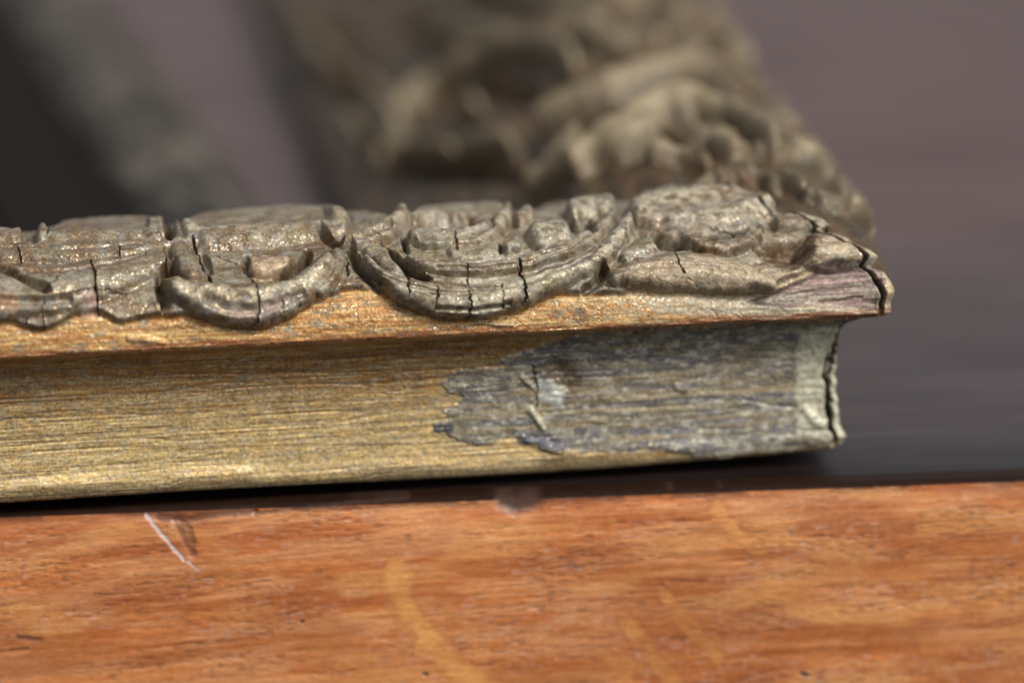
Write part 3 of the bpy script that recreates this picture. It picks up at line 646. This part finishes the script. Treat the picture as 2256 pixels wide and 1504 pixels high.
mesh_grid('lip_moulding', PS, (rr >= ic) & (rr < ig), MAT_BACK, frame, c, m1, True)
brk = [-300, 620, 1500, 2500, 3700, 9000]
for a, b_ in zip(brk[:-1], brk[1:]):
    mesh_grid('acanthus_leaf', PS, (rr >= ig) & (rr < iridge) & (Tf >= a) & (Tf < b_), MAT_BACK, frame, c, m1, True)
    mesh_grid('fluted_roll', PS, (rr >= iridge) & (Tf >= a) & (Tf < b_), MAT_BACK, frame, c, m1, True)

def box(name, x0, x1, y0, y1, z0_, z1_, mat, parent):
    v = [(x*S, y*S, z*S) for z in (z0_, z1_) for y in (y0, y1) for x in (x0, x1)]
    me = bpy.data.meshes.new(name); me.from_pydata(v, [], [(0, 2, 3, 1), (4, 5, 7, 6), (0, 1, 5, 4), (2, 6, 7, 3), (0, 4, 6, 2), (1, 3, 7, 5)])
    me.materials.append(mat); o = bpy.data.objects.new(name, me); SC.collection.objects.link(o); o.parent = parent; return o
mb, ntb, bb_ = newmat('old_pine_back'); ntb.links.new(mixc(ntb, noi(ntb, mapping(ntb, 400, 30, 30), 4), (.05, .03, .015), (.12, .07, .035)), bb_.inputs['Base Color']); bb_.inputs['Roughness'].default_value = .8
box('backing_board', -4600, -300, 300, 860, -45, -1, mb, frame); box('backing_board', -860, -300, 862, 5200, -45, -1, mb, frame)

# ------------------------------------------------------------------ the table
TABZ = math.radians(2.7)
table = empty('wooden_table', (0, -117*S, -45*S), TABZ, label='oak table with a dark varnished top and worn orange brown front edge', category='table')
def oak_edge():
    xs = np.r_[np.linspace(-9000, -2300, 60, endpoint=False), np.linspace(-2300, 1000, 1300, endpoint=False), np.linspace(1000, 9000, 90)]; RAD = 13.
    prof_ = [(-RAD*math.sin(a)+RAD, RAD*math.cos(a)-RAD) for a in np.linspace(0, math.pi/2, 9)]   # (y, z) over the worn arris
    prof_ = [(y, z) for y, z in prof_]
    zz = np.r_[np.linspace(-RAD-3, -640, 230), -1500]
    prof_ = [(60, -.0), (36, -.0)]+prof_+[(0, z) for z in zz]
    pr = np.array(prof_); yy, z_ = pr[:, 0], pr[:, 1]
    Xg = np.repeat(xs[None], len(pr), 0); Zg = np.repeat(z_[:, None], len(xs), 1); Yg = np.repeat(yy[:, None], len(xs), 1)
    Hg = np.zeros(Xg.shape); dark = np.zeros(Xg.shape, np.float32); pale = dark.copy()
    for dep, wd, dk, pts in CHIPS:
        s = window(Xg, Zg, pts, wd*3+6)
        if s is None: continue
        xw = Xg[s]+6*(fbm(Xg[s]/12, Zg[s]/12, 601, 3)-.5); zw = Zg[s]+5*(fbm(Xg[s]/12, Zg[s]/12, 605, 3)-.5)
        dd, _ = polydist(xw, zw, pts); g_ = 1-sst(wd*.25, wd*1.1, dd)
        Hg[s] += dep*.4*g_
        if dk > 0: dark[s] = np.maximum(dark[s], g_*dk)
        else: pale[s] = np.maximum(pale[s], g_*-dk)
    Hg += 3*(noise(Xg/70, Zg/40, 611)-.5)*np.exp(Zg/60)+1.0*(fbm(Xg/150, Zg/7, 613, 3)-.5)
    sl = .035*Xg                                    # the grain climbs a little to the right
    zg = Zg-sl+14*np.sin(Xg/520)
    pore = sst(.68, .80, noise(Xg/22, zg/2.6, 621))*sst(.42, .60, fbm(Xg/160, zg/40, 623, 2))
    Hg += 1.2*pore
    fl = np.zeros(Xg.shape, np.float32)
    for wd, st, pts in FLECKS:
        s = window(Xg, Zg, pts, wd*2+10)
        if s is None: continue
        xw = Xg[s]+14*(fbm(Xg[s]/40, Zg[s]/10, 631, 3)-.5); zw = Zg[s]+8*(fbm(Xg[s]/30, Zg[s]/10, 635, 3)-.5)
        dd, _ = polydist(xw, zw, smooth_line(pts, 2)); wv = wd*(1.3+1.7*noise(xw/60, zw/34, 637)); fl[s] = np.maximum(fl[s], st*(.45+.55*noise(xw/36, zw/12, 639))*(1-sst(wv*.25, wv, dd)))
    Yg = Yg-22*(1-np.exp(-np.maximum(-Zg, 0)/80))      # the worn nose of the edge leans back towards the top
    BASE = C(.55, .190, .058); DK = C(.37, .108, .030); LT = C(.70, .33, .14); FL = C(.54, .215, .052)
    c = np.zeros(Xg.shape+(3,), np.float32)+BASE
    a = fbm(Xg/420, zg/17, 641, 5, .62); c = lay(c, sst(.48, .60, a)*.9, DK)
    c = lay(c, sst(.48, .60, fbm(Xg/380, zg/10, 647, 5, .6))*.6, LT)
    c = lay(c, sst(.52, .66, fbm(Xg/150, zg/4.5, 653, 4, .6))*.45, DK*.9)
    c = lay(c, sst(.45, .58, fbm(Xg/190, zg/48, 657, 4))*.6, DK*1.1); c = lay(c, sst(.45, .68, fbm(Xg/190, zg/30, 659, 4))*.4, C(.60, .30, .14))
    hal = fl*(1-fl)*4; c = lay(c, hal*.35, DK); c = lay(c, sst(.10, .9, fl)*(.75+.35*fbm(Xg/120, zg/6, 677, 3)), C(.66, .30, .09))
    c = lay(c, sst(.40, .62, fbm(Xg/300, zg/70, 673, 4)+Xg/16000)*.45, DK*.8)
    c = lay(c, sst(.50, .70, fbm(Xg/260, zg/50, 679, 4))*.4, C(.66, .32, .11))
    c = lay(c, pore*.45*(1-fl), C(.10, .045, .035))
    lp = sst(.74, .82, noise(Xg/18, zg/2.6+40.3, 661))*sst(.45, .6, fbm(Xg/140, zg/60, 663, 2)); c = lay(c, lp*.28*(1-fl), C(.62, .45, .38))
    rimd = np.exp(-((Zg+10)/9)**2)*(.35+.65*sst(.42, .55, fbm(Xg/90, Zg/14, 671, 3))); c = lay(c, np.clip(rimd*.8, 0, 1), C(.10, .040, .022))
    c = lay(c, (Zg > -9)*1., C(.018, .009, .006))  # top of the edge painted dark as the shade below the frame
    c = lay(c, dark, C(.05, .028, .022)); c = lay(c, pale, C(.60, .55, .55))
    P = np.stack([Xg, Yg+Hg, Zg], -1)
    P[:, :, 2] -= np.where(Zg > -1, 0, 0)
    return P, c, 1-sst(-22, -9, Zg)*.9
PE, ce, se = oak_edge()
def oak_material():
    m, nt, b = newmat('worn_oak_edge')
    at = nt.nodes.new('ShaderNodeAttribute'); at.attribute_name = 'paint'
    v = mapping(nt, 26, 26, 3.2); n_ = noi(nt, v, 4, .6); v2 = mapping(nt, 9, 9, 4); n2 = noi(nt, v2, 3, .6)
    sc = nt.nodes.new('ShaderNodeVectorMath'); sc.operation = 'SCALE'
    nt.links.new(at.outputs['Color'], sc.inputs[0]); nt.links.new(mth(nt, 'MULTIPLY', ramp(nt, n_, .3, .7, .78, 1.22), ramp(nt, n2, .3, .7, .88, 1.12)), sc.inputs['Scale'])
    nt.links.new(sc.outputs[0], b.inputs['Base Color'])
    nt.links.new(ramp(nt, n_, .3, .7, .32, .5), b.inputs['Roughness'])
    nt.links.new(bump(nt, n_, 1.6, .6), b.inputs['Normal'])
    nt.links.new(mth(nt, 'MULTIPLY', at.outputs['Alpha'], .06), b.inputs['Coat Weight']); nt.links.new(mth(nt, 'MULTIPLY', at.outputs['Alpha'], .5), b.inputs['Specular IOR Level']); b.inputs['Coat Roughness'].default_value = .25
    return m
mesh_grid('front_edge', PE, np.ones((PE.shape[0]-1, PE.shape[1]-1), bool), oak_material(), table, ce, se, False)
def top_material():
    m, nt, b = newmat('dark_varnished_tabletop')
    tc = nt.nodes.new('ShaderNodeTexCoord'); sp = nt.nodes.new('ShaderNodeSeparateXYZ'); nt.links.new(tc.outputs['Object'], sp.inputs[0])
    grain = noi(nt, mapping(nt, 900, 60, 60), 5, .6); cloud = noi(nt, mapping(nt, 1500, 700, 700), 2, .5); fine = noi(nt, mapping(nt, 90, 7, 7), 3, .6)
    y = mth(nt, 'DIVIDE', sp.outputs[1], S)
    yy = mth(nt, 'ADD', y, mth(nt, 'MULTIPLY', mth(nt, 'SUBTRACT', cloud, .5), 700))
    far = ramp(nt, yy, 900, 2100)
    c1 = mixc(nt, far, (.052, .036, .037), (.088, .050, .045))  # weaker reflection near the edge put into the colour as a darker zone
    c2 = mixc(nt, ramp(nt, yy, 40, 420, 1, 0), c1, (.009, .005, .004))  # shade in front of the frame painted along the near strip
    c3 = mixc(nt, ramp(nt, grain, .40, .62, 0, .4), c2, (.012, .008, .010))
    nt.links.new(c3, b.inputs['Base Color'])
    nt.links.new(ramp(nt, grain, .3, .7, .27, .50), b.inputs['Roughness']); b.inputs['Specular IOR Level'].default_value = .38
    nt.links.new(bump(nt, fine, 1.0, .4), b.inputs['Normal'])
    return m
ys = np.r_[60, np.linspace(200, 12000, 60)]; xs = np.linspace(-9000, 9000, 60)
Xg, Yg = np.meshgrid(xs, ys, indexing='xy'); PT = np.stack([Xg, Yg, 0*Xg], -1)
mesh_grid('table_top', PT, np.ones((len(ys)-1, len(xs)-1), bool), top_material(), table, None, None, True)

# ------------------------------------------------------------------ the dark strip lying inside the frame
BA = np.array([-1475, 2224], float); BB = np.array([-2070, 4642], float)
dr = BB-BA; LB = np.hypot(*dr); ang = math.atan2(dr[1], dr[0])-math.pi/2
strip = empty('moulding_strip', (BA[0]*S, BA[1]*S, -45*S), ang, label='dark mottled gilt strip of moulding lying on the table inside the frame opening', category='moulding')
sec = [(0, 0), (0, 96), (-6, 104), (-40, 118), (-110, 132), (-190, 130), (-260, 116), (-288, 96), (-300, 74)]
def strip_grid(sec, n=260):
    pr = []
    for a, b_ in zip(sec[:-1], sec[1:]):
        k = max(2, int(math.hypot(b_[0]-a[0], b_[1]-a[1])/9))
        for i in range(k): pr.append((a[0]+(b_[0]-a[0])*i/k, a[1]+(b_[1]-a[1])*i/k))
    pr.append(sec[-1]); pr = np.array(pr); Y = np.linspace(-1500, LB+2600, n)
    return pr, np.repeat(Y[None], len(pr), 0)
pr, Y = strip_grid(sec)
hh = 22*(fbm(Y/90, pr[:, :1]/50+Y*0, 701, 3)-.5)
P = np.stack([np.repeat(pr[:, :1], Y.shape[1], 1), Y, np.repeat(pr[:, 1:], Y.shape[1], 1)+hh*(pr[:, 1:] > 90)], -1)
c = np.zeros(Y.shape+(3,), np.float32)+C(.035, .030, .026)
c = lay(c, sst(.50, .62, fbm(Y/170, pr[:, :1]/80+Y*0, 711, 3)), C(.120, .104, .085)); c = lay(c, sst(.54, .62, fbm(Y/80, pr[:, :1]/40+Y*0, 715, 3)), C(.022, .018, .014))
c = lay(c, (np.repeat(pr[:, 1:], Y.shape[1], 1) < 97)*(np.repeat(pr[:, :1], Y.shape[1], 1) > -3)*1., C(.050, .050, .056))
mesh_grid('gilt_face', P, np.ones((P.shape[0]-1, P.shape[1]-1), bool), MAT_STRIP, strip, c, np.full(Y.shape, .3, np.float32), False)
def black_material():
    m, nt, b = newmat('shadow_band_black')  # shade put into the colour of the flange
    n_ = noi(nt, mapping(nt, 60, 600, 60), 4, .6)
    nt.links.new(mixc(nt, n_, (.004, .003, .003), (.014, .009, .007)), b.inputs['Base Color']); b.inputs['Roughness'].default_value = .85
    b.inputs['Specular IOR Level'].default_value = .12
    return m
pr, Y = strip_grid([(-300, 74), (-320, 60), (-640, 52), (-646, 40), (-646, 0)], 80)  # added flange, near black to stand in for the shadow beside the strip
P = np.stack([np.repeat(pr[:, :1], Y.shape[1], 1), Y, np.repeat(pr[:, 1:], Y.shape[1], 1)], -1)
mesh_grid('shadow_flange', P, np.ones((P.shape[0]-1, P.shape[1]-1), bool), black_material(), strip, None, None, False)
